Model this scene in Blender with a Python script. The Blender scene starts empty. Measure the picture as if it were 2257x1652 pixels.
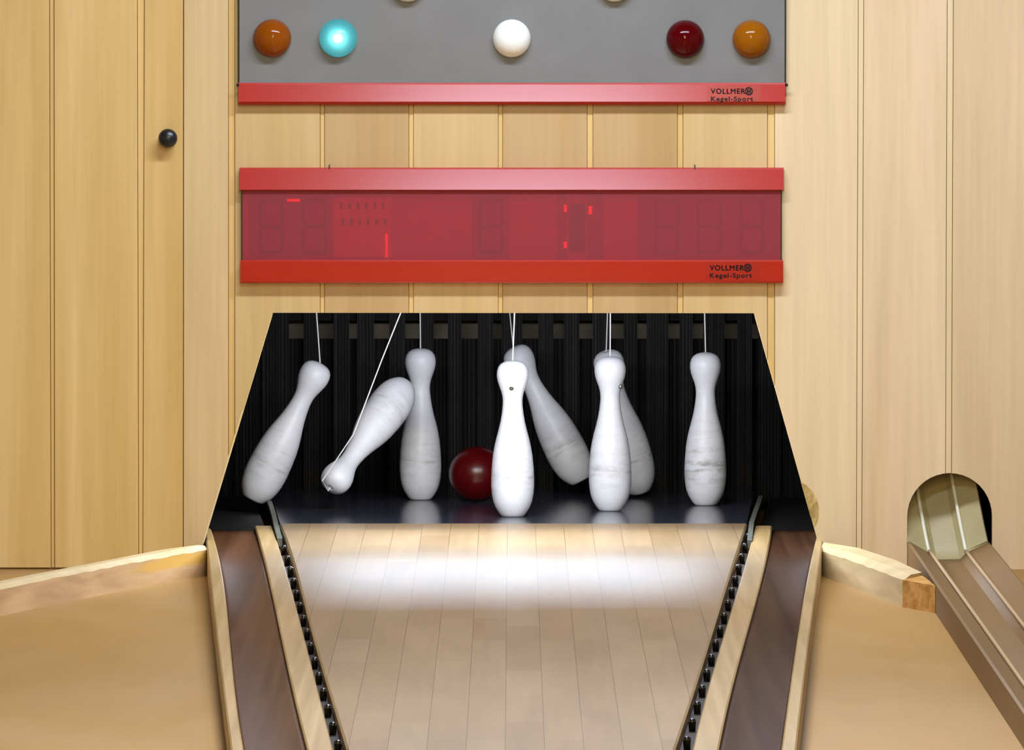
import bpy, bmesh, math, random
import numpy as np
from mathutils import Vector, Matrix
random.seed(7)
S = bpy.context.scene
COL = S.collection
# ------------------------------------------------------------------ camera
F = 20400.0; CX = 1128.5; CY = 826.0; H = 1.409
TH = math.atan((826 + 85) / F)
FW = Vector((0, math.cos(TH), -math.sin(TH))); UP = Vector((0, math.sin(TH), math.cos(TH)))
cam = bpy.data.cameras.new('camera'); cam.sensor_width = 36; cam.lens = 36 * F / 2257
cam.clip_start = 0.05; cam.clip_end = 60
co = bpy.data.objects.new('camera', cam); COL.objects.link(co)
co.location = (0, 0, H); co.rotation_euler = (math.pi / 2 - TH, 0, 0)
S.camera = co
def ray(px, py): return FW + Vector(((px - CX) / F, 0, 0)) + UP * ((CY - py) / F)
def W(px, py, Y=22.5):                       # measured point on a vertical plane
    d = ray(px, py); t = Y / d.y
    return (d.x * t, H + d.z * t)
def G(px, py, z=0.0):                        # measured point on a horizontal plane
    d = ray(px, py); t = (z - H) / d.z
    return (d.x * t, d.y * t)
FLOOR = -0.069
WY = 22.5

# ------------------------------------------------------------------ materials
def mat(name):
    m = bpy.data.materials.new(name); m.use_nodes = True
    nt = m.node_tree; nt.nodes.clear()
    out = nt.nodes.new('ShaderNodeOutputMaterial'); b = nt.nodes.new('ShaderNodeBsdfPrincipled')
    nt.links.new(b.outputs[0], out.inputs[0])
    return m, nt, b, out
def srgb(c): return tuple(((x / 255) / 12.92 if x / 255 <= .04045 else ((x / 255 + .055) / 1.055) ** 2.4) for x in c) + (1,)
def simple(name, c, rough=.5, spec=.5, metal=0, coat=0, noise=0.0, nscale=(20, 20, 20), lin=False):
    m, nt, b, out = mat(name)
    col = c if lin else srgb(c)
    b.inputs['Base Color'].default_value = col
    b.inputs['Roughness'].default_value = rough; b.inputs['Specular IOR Level'].default_value = spec
    b.inputs['Metallic'].default_value = metal
    b.inputs['Coat Weight'].default_value = coat; b.inputs['Coat Roughness'].default_value = .12
    if noise:
        n, mp = noise_node(nt, nscale, 1.0, 4)
        mul = ramp_mul(nt, n, 1 - noise, 1 + noise)
        mx = nt.nodes.new('ShaderNodeMix'); mx.data_type = 'RGBA'; mx.blend_type = 'MULTIPLY'; mx.inputs[0].default_value = 1
        mx.inputs[6].default_value = col; nt.links.new(mul, mx.inputs[7]); nt.links.new(mx.outputs[2], b.inputs['Base Color'])
    return m
def noise_node(nt, scl, s=1.0, detail=3, dist=0.0):
    tc = nt.nodes.new('ShaderNodeTexCoord'); mp = nt.nodes.new('ShaderNodeMapping')
    mp.inputs['Scale'].default_value = scl
    nt.links.new(tc.outputs['Object'], mp.inputs[0])
    n = nt.nodes.new('ShaderNodeTexNoise'); n.inputs['Scale'].default_value = s; n.inputs['Detail'].default_value = detail
    n.inputs['Distortion'].default_value = dist
    nt.links.new(mp.outputs[0], n.inputs['Vector'])
    return n, mp
def ramp_mul(nt, n, lo, hi, p0=.3, p1=.7):
    mr = nt.nodes.new('ShaderNodeMapRange'); mr.inputs[1].default_value = p0; mr.inputs[2].default_value = p1
    mr.inputs[3].default_value = lo; mr.inputs[4].default_value = hi
    nt.links.new(n.outputs['Fac'], mr.inputs[0])
    return mr.outputs[0]
def mult(nt, a, b):
    mx = nt.nodes.new('ShaderNodeMix'); mx.data_type = 'RGBA'; mx.blend_type = 'MULTIPLY'; mx.inputs[0].default_value = 1
    nt.links.new(a, mx.inputs[6]); nt.links.new(b, mx.inputs[7]); return mx.outputs[2]
def wood(name, c, grain=(70, 70, 2.5), broad=(9, 9, .5), g=.07, bd=.10, rough=.4, spec=.4, coat=.0, attr=False):
    m, nt, b, out = mat(name)
    if attr:
        at = nt.nodes.new('ShaderNodeAttribute'); at.attribute_name = 'tint'; base = at.outputs['Color']
    else:
        rgb = nt.nodes.new('ShaderNodeRGB'); rgb.outputs[0].default_value = srgb(c); base = rgb.outputs[0]
    n1, _ = noise_node(nt, grain, 1, 4); n2, _ = noise_node(nt, broad, 1, 3, .6)
    f1 = ramp_mul(nt, n1, 1 - g, 1 + g); f2 = ramp_mul(nt, n2, 1 - bd, 1 + bd * .5)
    r = mult(nt, mult(nt, base, f1), f2)
    # slight warm shift in the darker streaks
    hs = nt.nodes.new('ShaderNodeHueSaturation')
    s2 = ramp_mul(nt, n2, 1.08, .97); nt.links.new(s2, hs.inputs['Saturation']); nt.links.new(r, hs.inputs['Color'])
    nt.links.new(hs.outputs[0], b.inputs['Base Color'])
    b.inputs['Roughness'].default_value = rough; b.inputs['Specular IOR Level'].default_value = spec
    b.inputs['Coat Weight'].default_value = coat; b.inputs['Coat Roughness'].default_value = .3
    return m
M = {}
M['pine'] = wood('pine_panelling', None, attr=True, rough=.42, spec=.5, g=.05, bd=.12)
M['pine_raw'] = wood('raw_pine_edge', (236, 214, 168), g=.05)
M['floor'] = wood('brown_floor', (164, 127, 74), grain=(14, 2.0, 14), broad=(2.2, .5, 2), g=.03, bd=.07, rough=.55, spec=.25)
M['board'] = wood('worn_board', (204, 166, 118), grain=(14, 5, 60), broad=(5, 2.5, 22), g=.08, bd=.24, rough=.6, spec=.25)
M['board_pale'] = wood('pale_board', (202, 176, 128), grain=(14, 5, 60), broad=(5, 2.5, 22), g=.06, bd=.22, rough=.6, spec=.25)
M['board_worn'] = wood('worn_board_top', (206, 182, 136), grain=(14, 8, 40), broad=(9, 5, 9), g=.06, bd=.10, rough=.6, spec=.25)
M['endgrain'] = wood('orange_end_grain', (200, 148, 80), grain=(60, 60, 60), broad=(25, 25, 40), g=.10, bd=.35, rough=.6, spec=.2)
M['divider'] = wood('divider_wood', (170, 141, 96), grain=(90, 1.2, 20), broad=(40, .6, 6), g=.08, bd=.22, rough=.4, spec=.35)
M['strip'] = wood('strip_wood', (168, 139, 92), grain=(90, 1.2, 20), broad=(40, .6, 6), g=.07, bd=.18, rough=.42, spec=.35)
M['gutter'] = wood('gutter_lino', (82, 53, 33), grain=(30, 1.2, 30), broad=(26, .32, 10), g=.05, bd=.42, rough=.5, spec=.09)
M['gutter_dark'] = wood('dark_gutter_lino', (66, 42, 27), grain=(30, 1.2, 30), broad=(26, .32, 10), g=.05, bd=.42, rough=.55, spec=.06)
M['trough'] = simple('brown_painted_trough', (119, 88, 50), .5, .35, noise=.05, nscale=(20, 3, 20))
M['trough_side'] = M['trough']
M['ramp'] = simple('pale_ramp', (182, 168, 124), .4, .4, noise=.04)
M['rail_pale'] = simple('pale_rail', (240, 238, 214), .3, .5)
M['rail_brown'] = simple('tan_rail', (180, 150, 108), .4, .5)
M['black_mat'] = simple('black_mat', (26, 25, 27), .55, .3, noise=.2)
M['deck'] = simple('black_deck', (60, 61, 73), .16, .7)
M['pit'] = simple('pit_black', (10, 10, 11), .8, .2)
M['pit_back'] = simple('pit_back_wall', (122, 113, 98), .8, .2, noise=.15)
def rib_glints(name, dark, lit, scl, rough):  # thin pale lines in the colour stand in for highlights on the ribs
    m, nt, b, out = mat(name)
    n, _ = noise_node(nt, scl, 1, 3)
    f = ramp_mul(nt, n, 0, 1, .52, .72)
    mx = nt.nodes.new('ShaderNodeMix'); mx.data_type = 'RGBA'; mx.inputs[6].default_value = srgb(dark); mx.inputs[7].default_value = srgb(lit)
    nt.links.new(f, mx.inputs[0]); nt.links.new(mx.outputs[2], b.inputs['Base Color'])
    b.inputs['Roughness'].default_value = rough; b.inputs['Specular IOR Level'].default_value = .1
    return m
M['curtain'] = rib_glints('black_ribbed_rubber', (3, 3, 4), (46, 46, 52), (230, 3, .5), .5)
M['curtain_dull'] = rib_glints('black_cloth', (2, 2, 3), (34, 34, 36), (260, 3, .4), .6)
M['grey'] = simple('grey_panel_paint', (122, 121, 119), .45, .4, noise=.06, nscale=(9, 9, 9))
M['black'] = simple('black_lacquer', (16, 15, 14), .4, .4)
M['red'] = simple('red_enamel', (180, 38, 24), .18, .36, coat=.05)
M['redlogo'] = simple('red_decal', (170, 36, 24), .24, .35)
M['ink'] = simple('logo_ink', (34, 14, 18), .6, .2)
M['knob'] = simple('black_knob', (22, 23, 27), .33, .6)
M['chrome'] = simple('grey_metal', (150, 146, 136), .35, .5, metal=.8)
M['rail_metal'] = simple('dull_steel', (104, 106, 96), .5, .5, metal=.3, noise=.2, nscale=(60, 12, 60))
M['stud'] = simple('black_stud', (14, 14, 16), .18, .7)
M['gap'] = simple('gap_brown', (34, 22, 13), .6, .2, noise=.2, nscale=(40, 3, 40))
M['plaster'] = simple('plaster_light', (150, 148, 144), .8, .2)
M['ball'] = simple('dark_red_ball', (80, 4, 6), .3, .35)
M['cord'] = simple('white_cord', (226, 226, 224), .6, .3)
M['screw'] = simple('screw_steel', (60, 54, 46), .4, .5, metal=.6)
M['digit'] = simple('display_segment', (8, 6, 8), .5, .3)
M['redplate'] = simple('display_back', (150, 54, 58), .6, .3, noise=.12, nscale=(9, 9, 16))
M['redplate_b'] = simple('display_plate', (176, 62, 60), .6, .3, noise=.05)
def dome_mat(name, c, rough=.12):
    m, nt, b, out = mat(name)
    b.inputs['Base Color'].default_value = srgb(c); b.inputs['Roughness'].default_value = rough
    b.inputs['Coat Weight'].default_value = .22; b.inputs['Coat Roughness'].default_value = .05; b.inputs['Specular IOR Level'].default_value = .08
    b.inputs['Subsurface Weight'].default_value = 0
    return m
M['amber'] = dome_mat('amber_lens', (142, 70, 8)); M['amber2'] = dome_mat('amber_lens_yellow', (150, 86, 8))
M['wine'] = dome_mat('dark_red_lens', (80, 2, 5)); M['ivory'] = dome_mat('ivory_lens', (250, 250, 240), .2)
def emit(name, c, s):
    m = bpy.data.materials.new(name); m.use_nodes = True; nt = m.node_tree; nt.nodes.clear()
    o = nt.nodes.new('ShaderNodeOutputMaterial'); e = nt.nodes.new('ShaderNodeEmission')
    e.inputs[0].default_value = c; e.inputs[1].default_value = s; nt.links.new(e.outputs[0], o.inputs[0]); return m
M['bulb'] = emit('lit_bulb', (.95, 1, 1, 1), 48)
M['led'] = emit('red_led', (1, .02, .03, 1), 1.3)
def tinted(name, tint, body, fac, emis=None, es=0, rough=.15):
    m = bpy.data.materials.new(name); m.use_nodes = True; nt = m.node_tree; nt.nodes.clear()
    o = nt.nodes.new('ShaderNodeOutputMaterial'); t = nt.nodes.new('ShaderNodeBsdfTransparent'); t.inputs[0].default_value = tint
    p = nt.nodes.new('ShaderNodeBsdfPrincipled'); p.inputs['Base Color'].default_value = body; p.inputs['Roughness'].default_value = rough
    if emis: p.inputs['Emission Color'].default_value = emis; p.inputs['Emission Strength'].default_value = es
    mx = nt.nodes.new('ShaderNodeMixShader'); mx.inputs[0].default_value = fac
    nt.links.new(t.outputs[0], mx.inputs[1]); nt.links.new(p.outputs[0], mx.inputs[2]); nt.links.new(mx.outputs[0], o.inputs[0]); return m
M['pane'] = tinted('red_acrylic', (.96, .26, .28, 1), srgb((206, 112, 122)), .28)
def teal():
    m = bpy.data.materials.new('teal_lens'); m.use_nodes = True; nt = m.node_tree; nt.nodes.clear()
    o = nt.nodes.new('ShaderNodeOutputMaterial'); t = nt.nodes.new('ShaderNodeBsdfTranslucent'); t.inputs[0].default_value = (.2, .80, .84, 1)
    p = nt.nodes.new('ShaderNodeBsdfPrincipled'); p.inputs['Base Color'].default_value = srgb((0, 84, 94)); p.inputs['Roughness'].default_value = .15
    mx = nt.nodes.new('ShaderNodeMixShader'); mx.inputs[0].default_value = .45
    nt.links.new(t.outputs[0], mx.inputs[1]); nt.links.new(p.outputs[0], mx.inputs[2]); nt.links.new(mx.outputs[0], o.inputs[0]); return m
M['teal'] = teal()
# pin paint: white with grey scuffed bands and smudges around the belly
def pin_mat(name, dirt):
    m, nt, b, out = mat(name)
    tc = nt.nodes.new('ShaderNodeTexCoord'); sx = nt.nodes.new('ShaderNodeSeparateXYZ'); nt.links.new(tc.outputs['Object'], sx.inputs[0])
    n, _ = noise_node(nt, (30, 30, 60), 1, 5); n2, _ = noise_node(nt, (7, 7, 120), 1, 3)
    rp = nt.nodes.new('ShaderNodeValToRGB'); e = rp.color_ramp.elements
    e[0].position = 0; e[0].color = (0, 0, 0, 1); e[1].position = 1; e[1].color = (0, 0, 0, 1)
    mr = nt.nodes.new('ShaderNodeMapRange'); mr.inputs[1].default_value = 0; mr.inputs[2].default_value = .395; nt.links.new(sx.outputs[2], mr.inputs[0])
    for p, v in ((.10, .0), (.16, .25), (.22, .5), (.275, 1), (.31, .4), (.345, .15), (.368, 1), (.38, .2), (.5, .12), (.7, .05)):
        k = e.new(p); k.color = (v, v, v, 1)
    nt.links.new(mr.outputs[0], rp.inputs[0])
    a = ramp_mul(nt, n, 0, 1, .38, .62); a2 = ramp_mul(nt, n2, 0.2, 1, .35, .65)
    mu = nt.nodes.new('ShaderNodeMath'); mu.operation = 'MULTIPLY'; nt.links.new(a, mu.inputs[0]); nt.links.new(a2, mu.inputs[1])
    ad = nt.nodes.new('ShaderNodeMath'); ad.operation = 'MULTIPLY'; nt.links.new(mu.outputs[0], ad.inputs[0])
    s = nt.nodes.new('ShaderNodeMath'); s.operation = 'ADD'; s.inputs[1].default_value = .05; nt.links.new(rp.outputs[0], s.inputs[0]); nt.links.new(s.outputs[0], ad.inputs[1])
    d = nt.nodes.new('ShaderNodeMath'); d.operation = 'MULTIPLY'; d.inputs[1].default_value = dirt; nt.links.new(ad.outputs[0], d.inputs[0])
    mx = nt.nodes.new('ShaderNodeMix'); mx.data_type = 'RGBA'; mx.inputs[6].default_value = srgb((226, 227, 232)); mx.inputs[7].default_value = srgb((120, 116, 108))
    nt.links.new(d.outputs[0], mx.inputs[0]); nt.links.new(mx.outputs[2], b.inputs['Base Color'])
    b.inputs['Roughness'].default_value = .42; b.inputs['Specular IOR Level'].default_value = .4
    return m
M['pin'] = pin_mat('pin_paint', .55); M['pin_dirty'] = pin_mat('pin_paint_scuffed', 1.0)
def stain():
    m = M['board']; nt = m.node_tree; b = [n for n in nt.nodes if n.type == 'BSDF_PRINCIPLED'][0]; src = b.inputs['Base Color'].links[0].from_socket
    tc = nt.nodes.new('ShaderNodeTexCoord'); vs = nt.nodes.new('ShaderNodeVectorMath'); vs.operation = 'SUBTRACT'; vs.inputs[1].default_value = (-.80, 22.1, -.024)
    vm = nt.nodes.new('ShaderNodeVectorMath'); vm.operation = 'MULTIPLY'; vm.inputs[1].default_value = (9.5, 0, 55)
    nt.links.new(tc.outputs['Object'], vs.inputs[0]); nt.links.new(vs.outputs[0], vm.inputs[0])
    n, _ = noise_node(nt, (30, 4, 40), 1, 3); nv = nt.nodes.new('ShaderNodeMath'); nv.operation = 'MULTIPLY_ADD'; nv.inputs[1].default_value = .9; nv.inputs[2].default_value = -.45; nt.links.new(n.outputs['Fac'], nv.inputs[0])
    ln = nt.nodes.new('ShaderNodeVectorMath'); ln.operation = 'LENGTH'; nt.links.new(vm.outputs[0], ln.inputs[0])
    ad = nt.nodes.new('ShaderNodeMath'); nt.links.new(ln.outputs['Value'], ad.inputs[0]); nt.links.new(nv.outputs[0], ad.inputs[1])
    mr = nt.nodes.new('ShaderNodeMapRange'); mr.inputs[1].default_value = 1.1; mr.inputs[2].default_value = .6; mr.inputs[3].default_value = 0; mr.inputs[4].default_value = .8; nt.links.new(ad.outputs[0], mr.inputs[0])
    mx = nt.nodes.new('ShaderNodeMix'); mx.data_type = 'RGBA'; nt.links.new(mr.outputs[0], mx.inputs[0]); nt.links.new(src, mx.inputs[6]); mx.inputs[7].default_value = srgb((214, 164, 62)); nt.links.new(mx.outputs[2], b.inputs['Base Color'])
stain()
# lane: narrow boards along the lane with staggered butt joints
def lane_mat():
    m, nt, b, out = mat('lane_boards')
    tc = nt.nodes.new('ShaderNodeTexCoord'); sx = nt.nodes.new('ShaderNodeSeparateXYZ'); nt.links.new(tc.outputs['Object'], sx.inputs[0])
    cb = nt.nodes.new('ShaderNodeCombineXYZ'); nt.links.new(sx.outputs[1], cb.inputs[0])
    off = nt.nodes.new('ShaderNodeMath'); off.operation = 'ADD'; off.inputs[1].default_value = .012; nt.links.new(sx.outputs[0], off.inputs[0]); nt.links.new(off.outputs[0], cb.inputs[1])
    br = nt.nodes.new('ShaderNodeTexBrick'); nt.links.new(cb.outputs[0], br.inputs['Vector'])
    br.offset = .37; br.offset_frequency = 3; br.squash = 1
    br.inputs['Scale'].default_value = 1; br.inputs['Brick Width'].default_value = .62; br.inputs['Row Height'].default_value = .0705
    br.inputs['Mortar Size'].default_value = .0006; br.inputs['Mortar Smooth'].default_value = .3; br.inputs['Bias'].default_value = 0
    br.inputs['Color1'].default_value = srgb((152, 127, 94)); br.inputs['Color2'].default_value = srgb((141, 115, 82)); br.inputs['Mortar'].default_value = srgb((92, 72, 48))
    n1, _ = noise_node(nt, (60, 1.6, 10), 1, 4); n2, _ = noise_node(nt, (6, .7, 4), 1, 3, .8)
    r = mult(nt, mult(nt, br.outputs['Color'], ramp_mul(nt, n1, .95, 1.05)), ramp_mul(nt, n2, .88, 1.05))
    nt.links.new(r, b.inputs['Base Color'])
    b.inputs['Roughness'].default_value = .36; b.inputs['Specular IOR Level'].default_value = .3
    return m
M['lane'] = lane_mat()

# ------------------------------------------------------------------ mesh helpers
def link(name, me, m=None, parent=None):
    o = bpy.data.objects.new(name, me); COL.objects.link(o)
    if m is not None: me.materials.append(m)
    if parent is not None:
        o.parent = parent; o.matrix_parent_inverse = mw(parent).inverted()
    return o
def mw(o):
    m = o.matrix_basis.copy()
    if o.parent: m = mw(o.parent) @ o.matrix_parent_inverse @ m
    return m
def finish(name, bm, m, parent=None, smooth=False, normals=True):
    if normals: bmesh.ops.recalc_face_normals(bm, faces=bm.faces)
    me = bpy.data.meshes.new(name); bm.to_mesh(me); bm.free()
    if smooth:
        for p in me.polygons: p.use_smooth = True
    return link(name, me, m, parent)
def empty(name, loc):
    o = bpy.data.objects.new(name, None); COL.objects.link(o); o.location = loc; o.empty_display_size = .05; return o
def tag(o, label, cat, group=None):
    o['label'] = label; o['category'] = cat
    if group: o['group'] = group
    return o
def struct(o): o['kind'] = 'structure'; return o
def box(bm, x0, x1, y0, y1, z0, z1, bev=0):
    vs = [bm.verts.new(p) for p in ((x0, y0, z0), (x1, y0, z0), (x1, y1, z0), (x0, y1, z0), (x0, y0, z1), (x1, y0, z1), (x1, y1, z1), (x0, y1, z1))]
    fs = [bm.faces.new([vs[i] for i in f]) for f in ((0, 1, 2, 3), (4, 5, 6, 7), (0, 1, 5, 4), (1, 2, 6, 5), (2, 3, 7, 6), (3, 0, 4, 7))]
    if bev:
        bmesh.ops.recalc_face_normals(bm, faces=fs)
        bmesh.ops.bevel(bm, geom=list({e for f in fs for e in f.edges}), offset=bev, segments=2, affect='EDGES', profile=.6)
    return vs
def wall_poly(bm, poly, y0, y1, lay=None, col=None):       # polygon in (x, z) extruded from y0 (front) to y1
    n = len(poly)
    a = [bm.verts.new((x, y0, z)) for x, z in poly]; b = [bm.verts.new((x, y1, z)) for x, z in poly]
    fs = [bm.faces.new(a), bm.faces.new(b[::-1])]
    for i in range(n): fs.append(bm.faces.new((a[i], b[i], b[(i + 1) % n], a[(i + 1) % n])))
    if lay is not None:
        for f in fs:
            for l in f.loops: l[lay] = col
def clip(poly, nx, nz, c):                                  # keep the side nx*x + nz*z <= c
    out = []
    for i, p in enumerate(poly):
        q = poly[(i + 1) % len(poly)]
        dp = nx * p[0] + nz * p[1] - c; dq = nx * q[0] + nz * q[1] - c
        if dp <= 1e-9: out.append(p)
        if (dp < -1e-9 and dq > 1e-9) or (dp > 1e-9 and dq < -1e-9):
            t = dp / (dp - dq); out.append((p[0] + t * (q[0] - p[0]), p[1] + t * (q[1] - p[1])))
    return out
def area(p): return abs(sum(p[i][0] * p[(i + 1) % len(p)][1] - p[(i + 1) % len(p)][0] * p[i][1] for i in range(len(p)))) / 2
def subtract(polys, hole):                                  # hole: convex, counter-clockwise
    out = []
    for poly in polys:
        rest = poly
        for i in range(len(hole)):
            (ax, az), (bx, bz) = hole[i], hole[(i + 1) % len(hole)]
            nx, nz = bz - az, -(bx - ax)                    # outward normal
            c = nx * ax + nz * az
            piece = clip(rest, -nx, -nz, -c)
            if len(piece) > 2 and area(piece) > 1e-7: out.append(piece)
            rest = clip(rest, nx, nz, c)
            if len(rest) < 3: break
    return out
def prism_x(bm, prof, x0, x1):                              # profile in (y, z) extruded along x
    n = len(prof)
    a = [bm.verts.new((x0, y, z)) for y, z in prof]; b = [bm.verts.new((x1, y, z)) for y, z in prof]
    bm.faces.new(a); bm.faces.new(b[::-1])
    for i in range(n): bm.faces.new((a[i], b[i], b[(i + 1) % n], a[(i + 1) % n]))
def prism_z(bm, plan, z0, z1):                              # plan polygon in (x, y) extruded along z
    n = len(plan)
    a = [bm.verts.new((x, y, z0)) for x, y in plan]; b = [bm.verts.new((x, y, z1)) for x, y in plan]
    bm.faces.new(a); bm.faces.new(b[::-1])
    for i in range(n): bm.faces.new((a[i], b[i], b[(i + 1) % n], a[(i + 1) % n]))
def lathe(bm, prof, seg=40, axis=(0, 0, 0)):                # profile (r, z)
    rings = []
    for r, z in prof:
        if r < 1e-6: rings.append([bm.verts.new((axis[0], axis[1], axis[2] + z))])
        else: rings.append([bm.verts.new((axis[0] + r * math.cos(2 * math.pi * k / seg), axis[1] + r * math.sin(2 * math.pi * k / seg), axis[2] + z)) for k in range(seg)])
    for a, b in zip(rings, rings[1:]):
        for k in range(seg):
            k2 = (k + 1) % seg
            if len(a) == 1: bm.faces.new((a[0], b[k], b[k2]))
            elif len(b) == 1: bm.faces.new((a[k], a[k2], b[0]))
            else: bm.faces.new((a[k], a[k2], b[k2], b[k]))
    if len(rings[0]) > 1: bm.faces.new(rings[0][::-1])
    if len(rings[-1]) > 1: bm.faces.new(rings[-1])
def tube(bm, pts, r, seg=8):
    pts = [Vector(p) for p in pts]; rings = []
    for i, p in enumerate(pts):
        t = (pts[min(i + 1, len(pts) - 1)] - pts[max(i - 1, 0)]).normalized()
        u = t.cross(Vector((0, 0, 1)));
        if u.length < .05: u = t.cross(Vector((1, 0, 0)))
        u.normalize(); v = t.cross(u)
        rings.append([bm.verts.new(p + r * (math.cos(2 * math.pi * k / seg) * u + math.sin(2 * math.pi * k / seg) * v)) for k in range(seg)])
    for a, b in zip(rings, rings[1:]):
        for k in range(seg): bm.faces.new((a[k], a[(k + 1) % seg], b[(k + 1) % seg], b[k]))
    bm.faces.new(rings[0][::-1]); bm.faces.new(rings[-1])
def sweep(bm, prof, stations):                              # closed profile (u, v); stations: (origin, udir, vdir)
    rings = [[bm.verts.new(Vector(o) + u * Vector(ud) + v * Vector(vd)) for u, v in prof] for o, ud, vd in stations]
    n = len(prof)
    for a, b in zip(rings, rings[1:]):
        for k in range(n): bm.faces.new((a[k], a[(k + 1) % n], b[(k + 1) % n], b[k]))
    bm.faces.new(rings[0]); bm.faces.new(rings[-1][::-1])
def NB(): return bmesh.new()

# ------------------------------------------------------------------ back wall of pine boards, with the pin opening and the ball hole
ZT, ZB = 2.7, FLOOR
def edge(pt, pb):                                           # a board edge measured at photo rows 0 and 1250, as x(z)
    x0, z0 = W(pt, 0); x1, z1 = W(pb, 1250)
    return lambda z: x0 + (x1 - x0) * (z - z0) / (z1 - z0)
HOLE = [W(449, 1197), W(1804, 1197), W(1662, 690), W(601.5, 689)]
def stretch(p, q, z): t = (z - q[1]) / (p[1] - q[1]); return (q[0] + t * (p[0] - q[0]), z)
HOLE = [stretch(HOLE[0], HOLE[3], ZB - .01), stretch(HOLE[1], HOLE[2], ZB - .01), HOLE[2], HOLE[3]]
arch = []
bx0, bx1 = W(1999.5, 1140)[0], W(2187, 1140)[0]; bz_top = W(2090, 1042)[1]; bz_s = W(2090, 1138)[1]
arch = [(bx0, ZB + .02), (bx1, ZB + .02)] + [((bx0 + bx1) / 2 + (bx1 - bx0) / 2 * math.cos(a), bz_s + (bz_top - bz_s) * math.sin(a)) for a in [math.pi * k / 20 for k in range(21)]]
TINTS = {'golden': (226, 190, 124), 'golden2': (220, 182, 116), 'pale': (229, 202, 162), 'paler': (231, 206, 164), 'light': (212, 181, 126), 'tan': (196, 162, 111), 'groove': (228, 190, 122), 'groove_pale': (234, 210, 168), 'strip': (219, 188, 138)}
T = {k: srgb(v) for k, v in TINTS.items()}
def boards(specs, bm, lay, zb, zt, holes=(), y0=WY):
    # specs: (left edge fn, right edge fn, tint, depth)
    for el, er, tint, dep in specs:
        quad = [(el(zb), zb), (er(zb), zb), (er(zt), zt), (el(zt), zt)]
        ps = [quad]
        for h in holes: ps = subtract(ps, h)
        for p in ps: wall_poly(bm, p, y0 + dep, y0 + .016, lay, T[tint])
def shift(f, d): return lambda z: f(z) + d
g = .0016
cuts_mid = [(503, 503, 518.5, 518.5), (705, 705, 716, 716), (900.5, 900.5, 912, 912), (1097.5, 1097.5, 1108.5, 1108.5), (1293.5, 1293.5, 1307.5, 1307.5), (1492.5, 1492.5, 1506, 1506), (1691, 1691, 1708, 1708), (1891, 1886.5, 1904.5, 1900), (2087, 2082.5, 2102, 2097)]
tints = ['strip', 'light', 'tan', 'light', 'tan', 'tan', 'light', 'paler', 'pale', 'pale']
specs = []
lefte = edge(406, 405)
for i, (a, b, c, d) in enumerate(cuts_mid):
    el, er = edge(a, b), edge(c, d)
    specs.append((lefte, el, tints[i], 0)); specs.append((shift(el, g), shift(er, -g), 'groove_pale' if i > 6 else 'groove', .0025 if i else .006)); lefte = er
right_end = lambda z: 2.4
specs.append((lefte, right_end, tints[-1], 0))
bm = NB(); lay = bm.loops.layers.float_color.new('tint')
boards(specs, bm, lay, ZB, ZT, (HOLE, arch))
# wall beyond the door, out of the picture to the left
boards([(lambda z: -2.4, lambda z: -1.62, 'golden', 0)], bm, lay, ZB, ZT)
# backing sheet behind the grooves
for p in subtract(subtract([[(-2.4, ZB), (2.4, ZB), (2.4, ZT), (-2.4, ZT)]], HOLE), arch): wall_poly(bm, p, WY + .016, WY + .03, lay, T['golden2'])
struct(finish('wall_back', bm, M['pine']))
# flush door
dspecs = []; lefte = lambda z: -1.615
for i, (a, b, c, d) in enumerate([(-88, -84, -78, -74), (108.5, 112, 120, 121.5), (302, 305, 319, 315.5)]):
    el, er = edge(a, b), edge(c, d)
    dspecs.append((lefte, el, ['golden', 'golden', 'golden'][i], 0)); dspecs.append((shift(el, g), shift(er, -g), 'groove', .004)); lefte = er
dspecs.append((lefte, edge(403.2, 402.8), 'golden2', 0))
bm = NB(); lay = bm.loops.layers.float_color.new('tint')
boards(dspecs, bm, lay, W(0, 1250)[1], 2.1)
door = struct(finish('door_1', bm, M['pine']))
bm = NB(); lathe(bm, [(.0, 0), (.011, 0), (.011, .012), (.016, .016), (.0215, .022), (.0232, .029), (.0215, .036), (.016, .0415), (.008, .0445), (0, .0455)], 32)
bmesh.ops.rotate(bm, verts=bm.verts, matrix=Matrix.Rotation(math.pi / 2, 3, 'X'))
kx, kz = W(371, 304); bmesh.ops.translate(bm, verts=bm.verts, vec=(kx, WY, kz))
k = finish('door_knob', bm, M['knob'], door, True); k['label'] = 'round black knob'
# raw sawn edge along the left slope of the opening
bm = NB(); (ax, az), (bx, bz) = W(449, 1197, WY - .0012), W(535, 905, WY - .0012)
wall_poly(bm, [(ax - .0035, az), (ax + .0004, az), (bx + .0004, bz), (bx - .002, bz)], WY - .0012, WY + .014)
struct(finish('trim_1', bm, M['pine_raw']))
# splintered patch by the right lower corner of the opening
bm = NB()
pts = [(1765, 1062), (1776, 1068), (1790, 1082), (1800, 1098), (1805, 1118), (1804, 1140), (1799, 1156), (1794, 1162), (1786, 1136), (1776, 1101)]
wall_poly(bm, [W(x, y, WY - .0006) for x, y in pts][::-1], WY - .0006, WY + .002)
sp = struct(finish('trim_2', bm, wood('torn_fibre', (196, 168, 108), grain=(160, 160, 60), broad=(70, 70, 40), g=.16, bd=.38, rough=.8, spec=.1)))

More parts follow.
